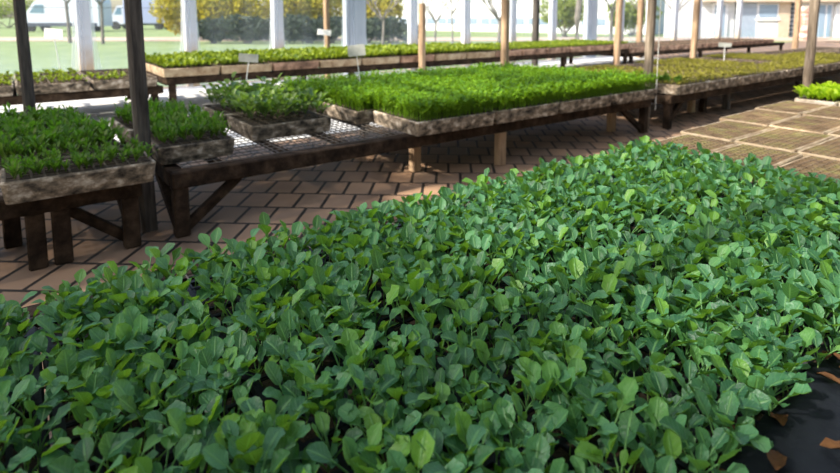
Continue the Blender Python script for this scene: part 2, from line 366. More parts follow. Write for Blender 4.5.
def proto_plant(kind, hi=True):
    """returns (stem arrays, foliage arrays) of one seedling standing at the origin"""
    st, fo = Q(), Q()
    if kind == 'kale':
        sh = NR.uniform(.025, .05); lx, ly = NR.uniform(-.006, .006, 2)
        add_stem(st, (0, 0, -.006), (lx, ly, sh), .0016, NR.rand())
        n = NR.choice([5, 5, 6, 6]); a0 = NR.rand()*6.28
        for k in range(n):
            old = k < n-1
            L = NR.uniform(.034, .048) if old else NR.uniform(.022, .030)
            add_leaf(fo, np.array([lx, ly, sh-(.010*(n-1-k)/n)]), a0+k*2.4+NR.uniform(-.3, .3), NR.uniform(.95, 1.35) if old else 1.4,
                     NR.uniform(-.2, 1.1) if old else NR.uniform(.8, 1.25), NR.uniform(.028, .06) if old else .02, L, L*NR.uniform(.62, .80),
                     8 if hi else 5, 7 if hi else 5, NR.uniform(.1, .5), NR.uniform(.06, .16), NR.rand()**1.5 if old else NR.uniform(.5, .95), roll=NR.uniform(-.25, .25))
    elif kind == 'herb':
        sh = NR.uniform(.02, .04); add_stem(st, (0, 0, -.006), (0, 0, sh), .0016)
        n = NR.randint(14, 20); a0 = NR.rand()*6
        for k in range(n):
            L = NR.uniform(.016, .032)
            add_leaf(fo, np.array([0, 0, sh*NR.uniform(.3, 1.5)]), a0+k*2.4, NR.uniform(.8, 1.45), NR.uniform(.2, 1.3), NR.uniform(.012, .04), L, L*NR.uniform(.35, .55), 4, 3, .3, .05)
    elif kind == 'broc':
        sh = NR.uniform(.03, .06); add_stem(st, (0, 0, -.006), (0, 0, sh), .002)
        n = NR.randint(7, 10); a0 = NR.rand()*6
        for k in range(n):
            L = NR.uniform(.028, .044)
            add_leaf(fo, np.array([0, 0, sh*NR.uniform(.7, 1)]), a0+k*2.4, NR.uniform(.8, 1.45), NR.uniform(-.2, 1.0), NR.uniform(.03, .085), L, L*NR.uniform(.6, .8), 5, 5, .3, .1)
    elif kind == 'cress':
        sh = NR.uniform(.05, .085); add_stem(st, (0, 0, 0), (NR.uniform(-.01, .01), NR.uniform(-.01, .01), sh), .0013)
        for k in range(5):
            L = NR.uniform(.014, .022)
            add_leaf(fo, np.array([0, 0, sh*(1-.16*(k//2))]), k*2.2+NR.rand(), .9, NR.uniform(-.3, .5), .006, L, L*.75, 3, 3, .2, .0)
    elif kind in ('lettuce', 'lime'):
        sh = .01; add_stem(st, (0, 0, -.006), (0, 0, sh), .002)
        n = NR.randint(6, 9); a0 = NR.rand()*6
        for k in range(n):
            L = NR.uniform(.045, .085)
            add_leaf(fo, np.array([0, 0, sh]), a0+k*2.4, NR.uniform(.9, 1.45), NR.uniform(.1, 1.2), NR.uniform(.015, .05), L, L*NR.uniform(.5, .7), 5, 5, .35, .16)
    elif kind == 'moss':
        add_stem(st, (0, 0, -.004), (0, 0, .015), .0012)
        for k in range(4):
            L = NR.uniform(.014, .026)
            add_leaf(fo, np.array([0, 0, .015]), k*1.7+NR.rand(), 1.0, NR.uniform(-.2, .8), .008, L, L*.6, 3, 3, .2, 0)
    return st.arr(), fo.arr()

def scatter_mesh(name, protos, pts):
    """pts: list of (x,y,z,rot,scale) -> one mesh made of whole plants"""
    V, F, A = [], [], []; n = 0
    for i, (x, y, z, r, s) in enumerate(pts):
        pr = protos[NR.randint(len(protos))]
        for (v, f, a) in pr:
            tilt = rotx(NR.uniform(-.12, .12))@roty(NR.uniform(-.12, .12))
            v2 = (v*s)@tilt.T@rotz(r).T+np.array([x, y, z]); V.append(v2); F.append(f+n); A.append(a); n += len(v)
    return np_mesh(name, np.concatenate(V), np.concatenate(F), np.concatenate(A))

# ------------------------------------------------------------------ setting
def quad_obj(name, pts, mat, kind=None):
    bm = bmesh.new(); bm.faces.new([bm.verts.new(p) for p in pts]); me = bpy.data.meshes.new(name); bm.to_mesh(me); bm.free()
    o = link(name, me, mat)
    if kind: o['kind'] = kind
    return o
WALL = 10.6
fl = MB().box((6, -1.6, -.05), (52, 24.8, .10), None, 0).build('floor', 'paving'); fl['kind'] = 'structure'
o = MB().box((2, 7.93, .002), (28, 5.16, .008), None, 0).build('floor_strip', 'pale_floor'); o['kind'] = 'structure'  # paler strip laid over the paving along the back aisle
# outside ground: lawn just below the paving level
lw = MB().box((60, 150, -.16), (460, 278.4, .22), None, 0).build('lawn', 'lawn'); lw['kind'] = 'structure'
# tan road strip across the lawn
bm = MB(); a = far(-500, 31); b = far(900, 31)
bm.bar((a[0], a[1], -.04), (b[0], b[1], -.04), 4.4, .05, 0)
pt = bm.build('path', 'path'); pt['kind'] = 'structure'

# film wall: gently billowing sheet
def film_wall():
    nu, nz = 130, 8; u0, u1 = -6, 27; q = Q(); V = np.zeros((nz, nu, 3))
    for i in range(nz):
        for j in range(nu):
            u = u0+(u1-u0)*j/(nu-1); z = 2.9*i/(nz-1)
            V[i, j] = (u, WALL+.13+.02*math.sin(u*9)*math.sin(z*2+u)+.015*math.sin(u*23), z)
    q.add(V.reshape(-1, 3), grid_faces(nz, nu), np.zeros((nz*nu, 3)))
    return link('wall_back', q.mesh('wall_back'), 'wall_film')
fw_ = film_wall(); fw_['kind'] = 'structure'
def film_skirt():
    nu, nz = 160, 6; q = Q(); V = np.zeros((nz, nu, 3))
    for j in range(nu):
        u = -6+33*j/(nu-1); top = .95
        for i in range(nz):
            z = top*i/(nz-1); V[i, j] = (u, WALL+.09+.015*math.sin(u*14)*(1-i/nz), z)
    q.add(V.reshape(-1, 3), grid_faces(nz, nu), np.zeros((nz*nu, 3)))
    o = link('wall_back_skirt', q.mesh('wall_back_skirt'), 'skirt_film'); o['kind'] = 'structure'
film_skirt()
t = MB()
for z in (1.42, 1.62): t.tube([(-6, WALL+.0, z), (27, WALL+.0, z)], .004, n=5)
o = t.build('trim_1', 'wire'); o['kind'] = 'structure'
o = MB().box((10.5, WALL+.02, 2.86), (33, .1, .12)).build('trim_2', 'wood_tan'); o['kind'] = 'structure'

# unseen roof: film panels, with gaps and zones added to place sun and shade
def roof():
    rr = random.Random(3); qs = {'unseen_roof_film': Q(), 'shade_zone': Q(), 'sun_zone': Q()}
    du, dv = .42, .28
    u = -15.5
    while u < 27:
        v = -13.0
        while v < WALL+.2:
            k = 1.0; mat = 'shade_zone'
            if u > -2.9 and v > .2: mat = 'unseen_roof_film'
            if u > -1.7 and v > .4: mat = 'sun_zone'
            if u > .6 and v > .8: k = .85
            if v > 2.4: mat = 'unseen_roof_film'; k = .70
            if v > 2.4 and u > -.4: k = .10
            if v > 3.6: k = .40 if u < 0 else (.32 if u < 3.4 else .15)
            if 3.5 < v < 6.0 and u < -1.5: k = 1.0; mat = 'shade_zone'
            if v > 6.4: k = 0.0
            if rr.random() < k:
                P = np.array([(u, v, 3.05), (u+du, v, 3.05), (u+du, v+dv, 3.05), (u, v+dv, 3.05)])
                qs[mat].add(P, np.array([[0, 1, 2, 3]]), np.zeros((4, 3)))
            v += dv
        u += du
    o = link('roof', qs['unseen_roof_film'].mesh('roof'), 'unseen_roof_film'); o['kind'] = 'structure'  # unseen roof, its gaps added to place sun and shade
    o = link('roof_sun_zone', qs['sun_zone'].mesh('roof_sun_zone'), 'sun_zone'); o['kind'] = 'structure'
    o = link('roof_shade_zone', qs['shade_zone'].mesh('roof_shade_zone'), 'shade_zone'); o['kind'] = 'structure'
roof()
t = MB()
for v in (-12, -8.5, -5, -2, 1.2, 3.5, 5.3, 7.6, 9.6): t.box((6, v, 2.96), (42, .07, .12))
for u in (-14, -9, -3.9, .5, 5.6, 10.5, 15.5, 20.5): t.box((u, -1, 2.86), (.07, 23, .08))
o = t.build('roof_rafters', 'wood_post'); o['kind'] = 'structure'

# ------------------------------------------------------------------ wooden posts
def post(u, v, w, top, mat, label, d=None, lean=0):
    t = MB(); d = d or w
    n = 7; rr = random.Random(int(u*100+v*10)); bm = t.bm; rings = []
    for i in range(n):
        z = top*i/(n-1); jx, jy = rr.uniform(-.004, .004), rr.uniform(-.004, .004); c = .2*w
        k = 1+rr.uniform(-.04, .04)
        pts = [(-w/2, -d/2+c), (-w/2+c, -d/2), (w/2-c, -d/2), (w/2, -d/2+c), (w/2, d/2-c), (w/2-c, d/2), (-w/2+c, d/2), (-w/2, d/2-c)]
        rings.append([bm.verts.new((x*k+jx+lean*z, y*k+jy, z)) for x, y in pts])
    for a, b in zip(rings, rings[1:]):
        for k in range(8): bm.faces.new((a[k], a[(k+1) % 8], b[(k+1) % 8], b[k]))
    bm.faces.new(rings[0][::-1]); bm.faces.new(rings[-1])
    o = t.build('wooden_post', mat); o.location = (u, v, 0)
    return tag(o, label, 'post', 'wooden posts holding up the greenhouse roof')
post(.63, 3.60, .085, 2.82, 'wood_post', 'thick dark grey wooden post at the front corner of the leftmost bench', lean=-.015)
post(.13, 5.32, .08, 2.82, 'wood_post', 'dark wooden post at the left picture edge behind the leftmost trays', lean=-.012)
post(5.42, 5.34, .10, 2.82, 'wood_tan', 'weathered tan wooden post rising behind the bright green seedling bench')
post(5.88, 3.52, .085, 2.82, 'wood_mid', 'grey brown post at the right end of the bright green bench', lean=.02)
post(9.49, 3.12, .11, 2.82, 'wood_mid', 'dark post in front of the reddish brick pillar', lean=.03)
post(10.52, 5.38, .10, 2.82, 'wood_tan', 'tan post behind the mossy olive trays, between plant bench and back bench', lean=.03)
post(5.68, 7.55, .105, 1.50, 'wood_tan', 'short round-topped tan stake in front of the back bench, ending below picture top')
post(11.3, 7.55, .13, 2.82, 'wood_tan', 'slim tan post in front of the back bench beside the reddish trays', lean=.02)
post(21.6, 7.55, .16, 2.82, 'wood_tan', 'far slim post standing beside the reddish brick pillar')
post(4.98, 9.66, .09, 2.82, 'wood_tan', 'narrow brown post behind yellow-green lettuce, beside a white wall post', d=.12)
post(10.9, 9.66, .15, 2.82, 'wood_post', 'narrow dark brown post behind the far middle of the back bench')
post(15.6, 9.66, .15, 2.82, 'wood_tan', 'narrow tan post behind the reddish brown trays of the back bench')
# hanging string at the bench end
o = MB().tube([(5.915, 3.42, 2.8), (5.913, 3.42, 1.2), (5.905, 3.415, .22)], .005, n=5).build('hanging_string', 'string')
tag(o, 'pale string hanging beside the grey brown post at the bright bench end', 'string')

# white film-wrapped wall posts
us = [1.06+1.66*k for k in range(15)]
words = ['nearest', 'second', 'third', 'fourth', 'fifth', 'sixth', 'seventh', 'eighth', 'ninth', 'tenth', 'eleventh', 'twelfth', 'thirteenth', 'fourteenth', 'fifteenth']
for k, u in enumerate(us):
    wide = k in (3, 8)
    w = .50 if wide else .20
    r = empty('wall_post', (u+(.1 if wide else 0), WALL, 0), 0, f'{"broad " if wide else ""}white film-wrapped wall post, {words[k]} from the left along the film wall', 'post', 'white posts of the film wall')
    MB().box((0, 0, 1.4), (w, .15, 2.8), None, .012).build('column', 'panel_grey' if wide else 'stained_white', r)
    # gathered film flaring out at the foot, in front on the left, behind on the right
    q = Q(); nz, na = 9, 10
    for side in (-1, 1):
        Vv = np.zeros((nz, na, 3))
        for i in range(nz):
            z = 2.75*i/(nz-1); fl_ = .04+.13*max(0, 1-z/1.5)**1.6
            for j in range(na):
                t_ = j/(na-1); x0 = w*.06 if side < 0 else w*.42
                Vv[i, j] = (side*(x0 if side > 0 else w*.1)+side*(t_*(w*.45+fl_ if side < 0 else w*.1+fl_)), (-.09 if side < 0 else .07)+.018*math.sin(j*2.1+k)+(.05*t_ if side < 0 else 0), z)
        q.add(Vv.reshape(-1, 3), grid_faces(nz, na), np.zeros((nz*na, 3)))
    link('film_wrap', q.mesh('film_wrap'), 'wrap_film', r)

# ------------------------------------------------------------------ benches
BZ = .40   # bench surface
def bench(u0, u1, v0, v1, label, legs, struts=(), mesh_u=None, slat_step=.45, mat='wood_dark', dz=0.):
    r = empty('plant_bench', ((u0+u1)/2, (v0+v1)/2, 0), 0, label, 'bench', 'low wooden plant benches')
    cx, cy = (u0+u1)/2, (v0+v1)/2
    def P(x, y, z): return (x-cx, y-cy, z+dz)
    for v in (v0+.045, v1-.045): MB().box(P(cx, v, .345), (u1-u0, .09, .10), None, .008).build('rail', mat, r)
    for u in (u0+.045, u1-.045): MB().box(P(u, cy, .335), (.09, v1-v0-.18, .10), None, .008).build('end_rail', mat, r)
    t = MB(); u = u0+.3
    while u < u1-.15:
        t.box(P(u, cy, .372), (.05, v1-v0-.18, .04), None, .003); u += slat_step
    t.build('cross_slats', mat, r)
    for (lu, lv, lm) in legs: MB().box((lu-cx, lv-cy, .148+dz/2), (.085, .075, .296+dz), None, .008).build('leg', lm or mat, r)
    for (a, b) in struts: MB().bar(P(*a), P(*b), .05, .055, .005).build('brace', mat, r)
    # wire mesh top
    t = MB()
    if mesh_u:
        m0, m1, n0, n1 = mesh_u; st = .05
        k = 0; u = m0
        while u < m1:
            t.tube([P(u, n0, .3955+.003), P(u, n1, .3955+.003)], .0035, n=4); u += st
        v = n0
        while v < n1:
            t.tube([P(m0, v, .3945), P(m1, v, .3945)], .0035, n=4); v += st*1.6
        t.build('wire_mesh', 'wire', r)
    return r
bench(-1.6, .56, 3.34, 5.24, 'leftmost low wooden bench carrying trays of fine dark green seedlings', 
      [(.06, 3.385, None), (.172, 3.385, None), (-.04, 3.80, None), (-.16, 3.70, None), (-1.5, 3.4, None), (-1.5, 5.17, None), (.46, 5.17, None), (.50, 3.39, None)],
      [((.18, 3.44, .29), (.50, 3.44, .03)), ((.50, 3.95, .29), (.52, 3.48, .05))], (-1.5, .5, 3.44, 5.14))
bench(.72, 5.70, 3.34, 5.24, 'long wooden bench carrying the bright green seedling trays, wire mesh showing at its left end',
      [(.765, 3.385, None), (2.68, 3.66, 'wood_tan'), (3.40, 3.385, 'wood_tan'), (5.40, 3.64, 'wood_tan'), (5.62, 3.385, None), (.765, 5.17, None), (3.1, 5.17, None), (5.62, 5.17, None)],
      [((.79, 3.40, .04), (1.12, 3.40, .30)), ((.76, 3.44, .04), (.76, 3.95, .29)), ((5.60, 3.40, .04), (5.22, 3.40, .30))], (.8, 2.5, 3.44, 5.14))
bench(5.98, 16.6, 3.28, 5.30, 'long wooden bench beyond the bright green one, carrying flat mossy olive trays',
      [(6.04, 3.34, None), (7.35, 3.74, 'wood_tan'), (7.50, 3.66, None), (7.95, 3.56, 'wood_post'), (10.30, 3.36, None), (13.4, 3.36, None), (16.5, 3.36, None), (6.04, 5.22, None), (9.0, 5.22, None), (12.2, 5.22, None), (16.5, 5.22, None)],
      [((6.06, 3.36, .04), (6.35, 3.36, .30)), ((10.25, 3.36, .04), (9.75, 3.36, .30))], None)
bench(-2.5, 1.60, 7.66, 9.56, 'back wooden bench along the film wall, left end with sparse plants',
      [(x, y, None) for x in (-2.4, 1.5) for y in (7.72, 9.5)], (), None)
bench(1.64, 12.0, 7.66, 9.56, 'back wooden bench along the film wall, higher middle stretch with lettuce trays',
      [(x, y, None) for x in (1.72, 4.4, 7.2, 9.6, 11.9) for y in (7.72, 9.5)], (), None, dz=.10)
bench(12.04, 21.0, 7.66, 9.56, 'back wooden bench along the film wall, right stretch with reddish brown trays',
      [(x, y, None) for x in (12.15, 15.5, 18.5, 20.9) for y in (7.72, 9.5)], (), None)
bench(-1.7, 6.85, .12, 2.06, 'near wooden bench under the big bed of kale seedlings',
      [(x, y, None) for x in (-1.6, 1.6, 4.4, 6.75) for y in (.18, 2.0)], (), (-1.6, 6.7, .2, 1.98))

# ------------------------------------------------------------------ seedling trays
TZ = .403
TRAY_H = .11
tray_cache = {}
def tray_mesh(L, W, H, nu, nv, seed):
    """foam tray: rounded, slightly tapered block whose top is a grid of square cells"""
    key = (L, W, nu, nv, seed)
    if key in tray_cache: return tray_cache[key]
    rr = random.Random(seed); bm = bmesh.new()
    rim = .018; cu = (L-2*rim)/nu; cv = (W-2*rim)/nv; wl = .0055; dep = .014
    # outer shell rings (rounded rectangle)
    def ring(l, w, z, rad, j=0):
        pts = []
        for (sx, sy, a0) in ((1, 1, 0), (-1, 1, PI/2), (-1, -1, PI), (1, -1, 1.5*PI)):
            for k in range(4):
                a = a0+PI/2*k/3
                pts.append((sx*(l/2-rad)+rad*math.cos(a), sy*(w/2-rad)+rad*math.sin(a)))
        # subdivide long sides
        out = []
        for i, p in enumerate(pts):
            q_ = pts[(i+1) % len(pts)]; out.append(p)
            d = math.hypot(q_[0]-p[0], q_[1]-p[1])
            if d > .1:
                n = 8
                for m_ in range(1, n): out.append((p[0]+(q_[0]-p[0])*m_/n, p[1]+(q_[1]-p[1])*m_/n))
        return [bm.verts.new((x+rr.uniform(-j, j), y+rr.uniform(-j, j), z+rr.uniform(-j, j)*(1 if z > .005 else 0))) for x, y in out]
    R = [ring(L-.03, W-.03, 0, .02), ring(L-.012, W-.012, H*.35, .03, .0025), ring(L-.004, W-.004, H*.72, .03, .0025), ring(L, W, H-.008, .03, .002), ring(L-.012, W-.012, H, .026, .0012)]
    bm.faces.new(R[0][::-1])
    for a, b in zip(R, R[1:]):
        for i in range(len(a)): bm.faces.new((a[i], a[(i+1) % len(a)], b[(i+1) % len(b)], b[i]))
    # rim to the cell field
    fld = []
    for k in R[-1]:
        x = max(-L/2+rim, min(L/2-rim, k.co.x)); y = max(-W/2+rim, min(W/2-rim, k.co.y)); fld.append(bm.verts.new((x, y, H-.001)))
    for i in range(len(fld)): bm.faces.new((R[-1][i], R[-1][(i+1) % len(fld)], fld[(i+1) % len(fld)], fld[i]))
    for i in range(nu):
        for j in range(nv):
            x0 = -L/2+rim+i*cu; y0 = -W/2+rim+j*cv
            o = [(x0, y0), (x0+cu, y0), (x0+cu, y0+cv), (x0, y0+cv)]
            inn = [(x0+wl, y0+wl), (x0+cu-wl, y0+wl), (x0+cu-wl, y0+cv-wl), (x0+wl, y0+cv-wl)]
            e = rr.uniform(-.0015, .001)
            O = [bm.verts.new((x, y, H+e)) for x, y in o]; I = [bm.verts.new((x, y, H+e)) for x, y in inn]; D = [bm.verts.new((x*1.0, y*1.0, H-dep)) for x, y in inn]
            for k in range(4):
                bm.faces.new((O[k], O[(k+1) % 4], I[(k+1) % 4], I[k])).material_index = 1; bm.faces.new((I[k], I[(k+1) % 4], D[(k+1) % 4], D[k])).material_index = 1
    me = bpy.data.meshes.new('tray'); bm.to_mesh(me); bm.free()
    # soil plugs, a little mounded, some sunken
    sb = bmesh.new()
    for i in range(nu):
        for j in range(nv):
            x0 = -L/2+rim+i*cu+wl; y0 = -W/2+rim+j*cv+wl; a, b = cu-2*wl, cv-2*wl
            z = H-rr.choice([.003, .004, .005, .007, .011])
            pts = [(x0, y0), (x0+a, y0), (x0+a, y0+b), (x0, y0+b)]
            vs = [sb.verts.new((x, y, z)) for x, y in pts]; c = sb.verts.new((x0+a*.5, y0+b*.5, z+.003))
            for k in range(4): sb.faces.new((vs[k], vs[(k+1) % 4], c))
    sm = bpy.data.meshes.new('soil'); sb.to_mesh(sm); sb.free()
    tray_cache[key] = (me, sm, cu, cv, rim)
    return tray_cache[key]
tray_mats = {}
def tray(u, v, L, W, label, group, mat='foam', soil='soil', rz=0, cells=(12, 6), z=TZ, seed=1, H=TRAY_H, walls=None):
    me, sm, cu, cv, rim = tray_mesh(L, W, H, cells[0], cells[1], seed)
    key = (me.name, mat, soil, walls)
    if key not in tray_mats:
        a = me.copy(); b = sm.copy(); a.materials.append(M[mat]); a.materials.append(M[walls if walls else 'cell_tan' if mat == 'foam_tan' else ('black_plastic' if mat == 'black_plastic' else 'cell_dirt')]); b.materials.append(M[soil]); tray_mats[key] = (a, b)
    a, b = tray_mats[key]
    r = empty('seedling_tray', (u, v, z), rz, label, 'seedling tray', group)
    link('tray_body', a, None, r); link('soil', b, None, r)
    pts = []
    for i in range(cells[0]):
        for j in range(cells[1]):
            x = -L/2+rim+(i+.5)*cu; y = -W/2+rim+(j+.5)*cv
            pts.append((u+x*math.cos(rz)-y*math.sin(rz), v+x*math.sin(rz)+y*math.cos(rz), z+H-.004))
    return pts

def add_plants(name, mat, stem_mat, protos, pts, label, group, cat='seedling', split=True, s0=.85, s1=1.15, tilt=.15, jit=.008):
    """every plant an object of its own, copies of a few grown shapes"""
    for i, (x, y, z) in enumerate(pts):
        st, fo = protos[rnd.randrange(len(protos))]
        loc = (x+rnd.uniform(-jit, jit), y+rnd.uniform(-jit, jit), z); rot = (rnd.uniform(-tilt, tilt), rnd.uniform(-tilt, tilt), rnd.uniform(0, 6.28)); s = rnd.uniform(s0, s1)
        lb = label(i) if callable(label) else label
        if split:
            r = empty(name, loc, 0, lb, cat, group); r.rotation_euler = rot; r.scale = (s, s, s)
            link('stem', st, None, r); link('foliage', fo, None, r)
        else:
            r = link(name, fo); r.location = loc; r.rotation_euler = rot; r.scale = (s, s, s); tag(r, lb, cat, group)
def make_protos(kind, n, hi, mat, stem_mat):
    out = []; raw = []
    for k in range(n):
        s, f = proto_plant(kind, hi); raw.append((s, f))
        sm = np_mesh('stem', *s); fm = np_mesh('foliage', *f); sm.materials.append(M[stem_mat]); fm.materials.append(M[mat]); out.append((sm, fm))
    return out, raw
def make_whole(kind, n, mat):
    """one-mesh plants, for those too small in the picture to show parts"""
    out = []
    for k in range(n):
        s, f = proto_plant(kind, False); q = Q(); q.add(*s); q.add(*f); me = q.mesh('plant'); me.materials.append(M[mat]); out.append((None, me))
    return out

# --- near bed: 24 trays of kale
bed_pts = []
for i in range(12):
    for j in range(2):
        u = 2.62-.347*i; v = .31+.69*j+.34
        bed_pts += tray(u, v, .68, .344, 'black plastic seedling tray under the big kale bed, its soil hidden by leaves', 'black trays under the kale bed', 'black_plastic', rz=PI/2, cells=(14, 7), seed=1)
bed_pts = [p for p in bed_pts if p[1] > .385]
bed_pts = [(x+rnd.uniform(-.013, .013), y+rnd.uniform(-.013, .013), z) for x, y, z in bed_pts]
seen = []
for p in bed_pts:
    q_ = proj((p[0], p[1], p[2]+.08))
    if q_ is None: continue
    ins = -25 < q_[0] < 865 and q_[1] < 510
    if not ins and not (-160 < q_[0] < 1000 and q_[1] < 800): continue
    inside = 8 < q_[0] < 832 and q_[1] < 455
    seen.append((0 if inside else 1, q_[2], p))
seen.sort(key=lambda a: (a[0], a[1]))
kp, kraw = make_protos('kale', 16, True, 'kale', 'kale_stem')
near = [s[2] for s in seen[:300]]; rest = [s[2] for s in seen[300:]]
add_plants('kale_seedling', 'kale', 'kale_stem', kp, near, 'young blue-green kale seedling with oval leaves in the near part of the big bed', 'kale seedlings nearest the camera', s0=.85, s1=1.12, tilt=.2)
klow = []
for k in range(24):
    s, f = proto_plant('kale', False); klow.append([s, f])
o = link('kale_seedlings', scatter_mesh('kale_seedlings', klow, [(x, y, z, rnd.uniform(0, 6.28), rnd.uniform(.88, 1.2)) for x, y, z in rest]), 'kale')
tag(o, 'dense mass of smaller-looking kale seedlings filling the rest of the big bed', 'seedlings', None, 'stuff')

# --- black plastic at the near right edge of the bed, with dry leaf scraps
q = Q(); nu, nv = 160, 16; Vv = np.zeros((nu, nv, 3))
for i in range(nu):
    for j in range(nv):
        u = -.2+3.0*i/(nu-1); t_ = j/(nv-1)
        v = .395-.40*t_; z = .527+.007*math.sin(u*11+t_*4)+.005*math.sin(u*29+t_*9)+.004*math.sin(u*63+t_*23)-.012*t_
        if j == nv-1: z -= .10
        Vv[i, j] = (u, v, z)
q.add(Vv.reshape(-1, 3), grid_faces(nu, nv), np.zeros((nu*nv, 3)))
o = link('plastic_sheet', q.mesh('plastic_sheet'), 'black_plastic')
md = o.modifiers.new('thick', 'SOLIDIFY'); md.thickness = .004
tag(o, 'crumpled black plastic sheet along the near right edge of the kale bed', 'plastic sheet')
for k, (u, v) in enumerate([(rnd.uniform(.55, 1.5), rnd.uniform(.14, .36)) for _ in range(26)]):
    q = Q(); add_leaf(q, np.array([0, 0, 0]), 0, .25, -.35, 0, rnd.uniform(.025, .06), rnd.uniform(.015, .03), 5, 5, .5, .25)
    o = link('dry_leaf', q.mesh('dry_leaf'), 'dry_leaf'); o.location = (u, v+.04, .534); o.rotation_euler = (0, 0, k*1.9)
    tag(o, 'curled orange-brown dry leaf on the black plastic at the bed edge', 'dry leaf', 'dry leaves on the black plastic')

# --- empty sunlit trays beyond the bed, then a lime lettuce tray
ords = ['first', 'second', 'third', 'fourth', 'fifth']
rowsu = [(3.27, 1.86), (3.99, 1.93), (4.71, 2.01), (5.43, 2.05)]
for i, (u, vmax) in enumerate(rowsu):
    for j in range(5):
        v = vmax-.17-.352*j
        tray(u, v, .69, .343, f'bare soil-filled tray, {ords[j]} from the aisle in the {ords[i]} row beyond the kale bed', 'bare trays beyond the kale bed', 'foam_tan', 'soil_dry', rz=rnd.uniform(-.02, .02), cells=(16, 8), seed=2)
limep = make_whole('lime', 8, 'lime')
lp = []
for j in range(3):
    v = 1.90-.352*j
    lp.append(tray(6.34, v, .70, .343, f'pale foam tray of lime-green lettuce, {ords[j]} from the aisle at the bench end', 'lime lettuce trays', 'foam_pale', 'soil', seed=3))
for j, pts in enumerate(lp):
    add_plants('salad_seedling', 'lime', 'lime', limep, pts, f'small lime-green lettuce in the sunlit tray {ords[j]} from the aisle beyond the bare trays', 'lime lettuces in the sunlit right-hand trays', 'lettuce', False, .8, 1.1)

# --- bench A, leftmost trays: fine dark green seedlings
hp, _ = make_protos('herb', 10, True, 'herb', 'herb')
left = [(.275, 3.37, .68, .335, 0, (12, 6), 'front tray left of the thick dark post'), (.20, 3.93, .66, .62, .10, (11, 10), 'middle tray left of the thick dark post'),
        (.08, 4.62, .66, .62, .10, (11, 10), 'rear tray left of the thick dark post'), (.92, 3.84, .46, .64, 0, (7, 10), 'front tray just right of the thick dark post'), (.87, 4.55, .50, .64, .05, (7, 10), 'rear tray right of the thick dark post')]
for k, (u, v, LL, W, rz, cells, txt) in enumerate(left):
    pts = tray(u, v, LL, W, f'weathered foam tray of fine seedlings, {txt}', 'foam trays on the leftmost bench', 'foam', 'soil', rz=rz, cells=cells, seed=40+k)
    add_plants('leafy_seedling', 'herb', 'herb', hp, [p for p in pts if rnd.random() < .84], f'fine narrow-leaved green seedling in the {txt}', f'fine seedlings in the {txt}', split=False, s0=.8 if k == 0 else 1.05, s1=1.2 if k == 0 else 1.8, jit=.02)
# --- tray with larger leaves
bp_, _ = make_protos('broc', 10, True, 'broc', 'broc')
for k, (u, v, txt) in enumerate([(1.68, 4.10, 'front tray at the wire mesh'), (1.66, 4.72, 'rear tray behind the wire mesh')]):
    pts = tray(u, v, .64, .57, f'weathered foam tray of broad-leaved seedlings, {txt}', 'broad-leaf trays by the wire mesh', 'foam', 'soil', cells=(9, 7), seed=9+k)
    add_plants('broad_leaf_seedling', 'broc', 'broc', bp_, pts, f'broad-leaved green seedling in the {txt}', f'broad-leaved seedlings in the {txt}', split=False, s0=1.05, s1=1.8, jit=.02)
# --- bright green dense trays
cp = [list(proto_plant('cress')) for k in range(14)]
L0 = .80
cols = ['first', 'second', 'third', 'fourth']
for j in range(3):
    for i in range(4):
        rz = -.0; u = 2.40+L0/2+.81*i-.13*j*(1 if i == 0 else .9); v = 3.23+.33+.67*j
        LL = L0
        if i == 0: rz = -.02
        tray(u, v, LL, .655, f'stained tray of dense bright green seedlings, {cols[i]} from the left in the {["front","middle","rear"][j]} row', 'foam trays of bright green seedlings', 'foam', 'soil', rz=rz, cells=(12, 10), seed=12+i)
pts = []
for j in range(3):
    for i in range(4):
        u = 2.40+L0/2+.81*i-.13*j*(1 if i == 0 else .9); v = 3.23+.33+.67*j
        n = 0
        for a in range(32):
            for b in range(28):
                x = u-L0/2+.02+(L0-.03)*(a+rnd.random())/32; y = v-.32+.645*(b+rnd.random())/28
                pts.append((x, y, TZ+TRAY_H-.004, rnd.uniform(0, 6.28), rnd.uniform(1.2, 2.05)))
o = link('bright_seedlings', scatter_mesh('bright_seedlings', cp, pts), 'cress')
tag(o, 'dense carpet of bright green young seedlings on the long middle bench', 'seedlings', None, 'stuff')
ORD = words[1:]
ORD = ['first']+words[1:]
# --- mossy olive trays on the next bench
mp_ = [list(proto_plant('moss')) for k in range(8)]
pts = []
for i in range(14):
    for j in range(3):
        u = 6.28+.10+.735*i; v = 3.20+.33+.67*j
        bare = (j == 2 and (i in (2, 5) or i > 7)) or (j == 1 and (i == 5 or i > 9)) or i > 11
        tray(u, v, .72, .655, f'{"tray of bare brown soil" if bare else "tray of low olive seedlings"}, {["front","middle","rear"][j]} row, {ORD[i]} from the bright green bench', 'mossy trays on the far bench', 'foam', 'soil_moss' if not bare else 'soil_red', rz=rnd.uniform(-.01, .01), cells=(12, 10), seed=20+i % 3)
        if bare: continue
        for k in range(260):
            pts.append((u+rnd.uniform(-.34, .34), v+rnd.uniform(-.31, .31), TZ+TRAY_H-.004, rnd.uniform(0, 6.28), rnd.uniform(.7, 1.4)))
o = link('olive_seedlings', scatter_mesh('olive_seedlings', mp_, pts), 'moss')
tag(o, 'low olive-green sprouting seedlings over the flat trays beyond the bright bench', 'seedlings', None, 'stuff')
# dark green taller plants right beside the grey brown post
pts = [(6.0+rnd.uniform(.08, .32), 3.28+.5*rnd.random(), TZ+TRAY_H-.004) for k in range(26)]
add_plants('leafy_seedling', 'herb', 'herb', hp, pts, 'taller dark green seedling just right of the grey brown post', 'dark seedlings beside the grey brown post', split=False, s0=.9, s1=1.3)

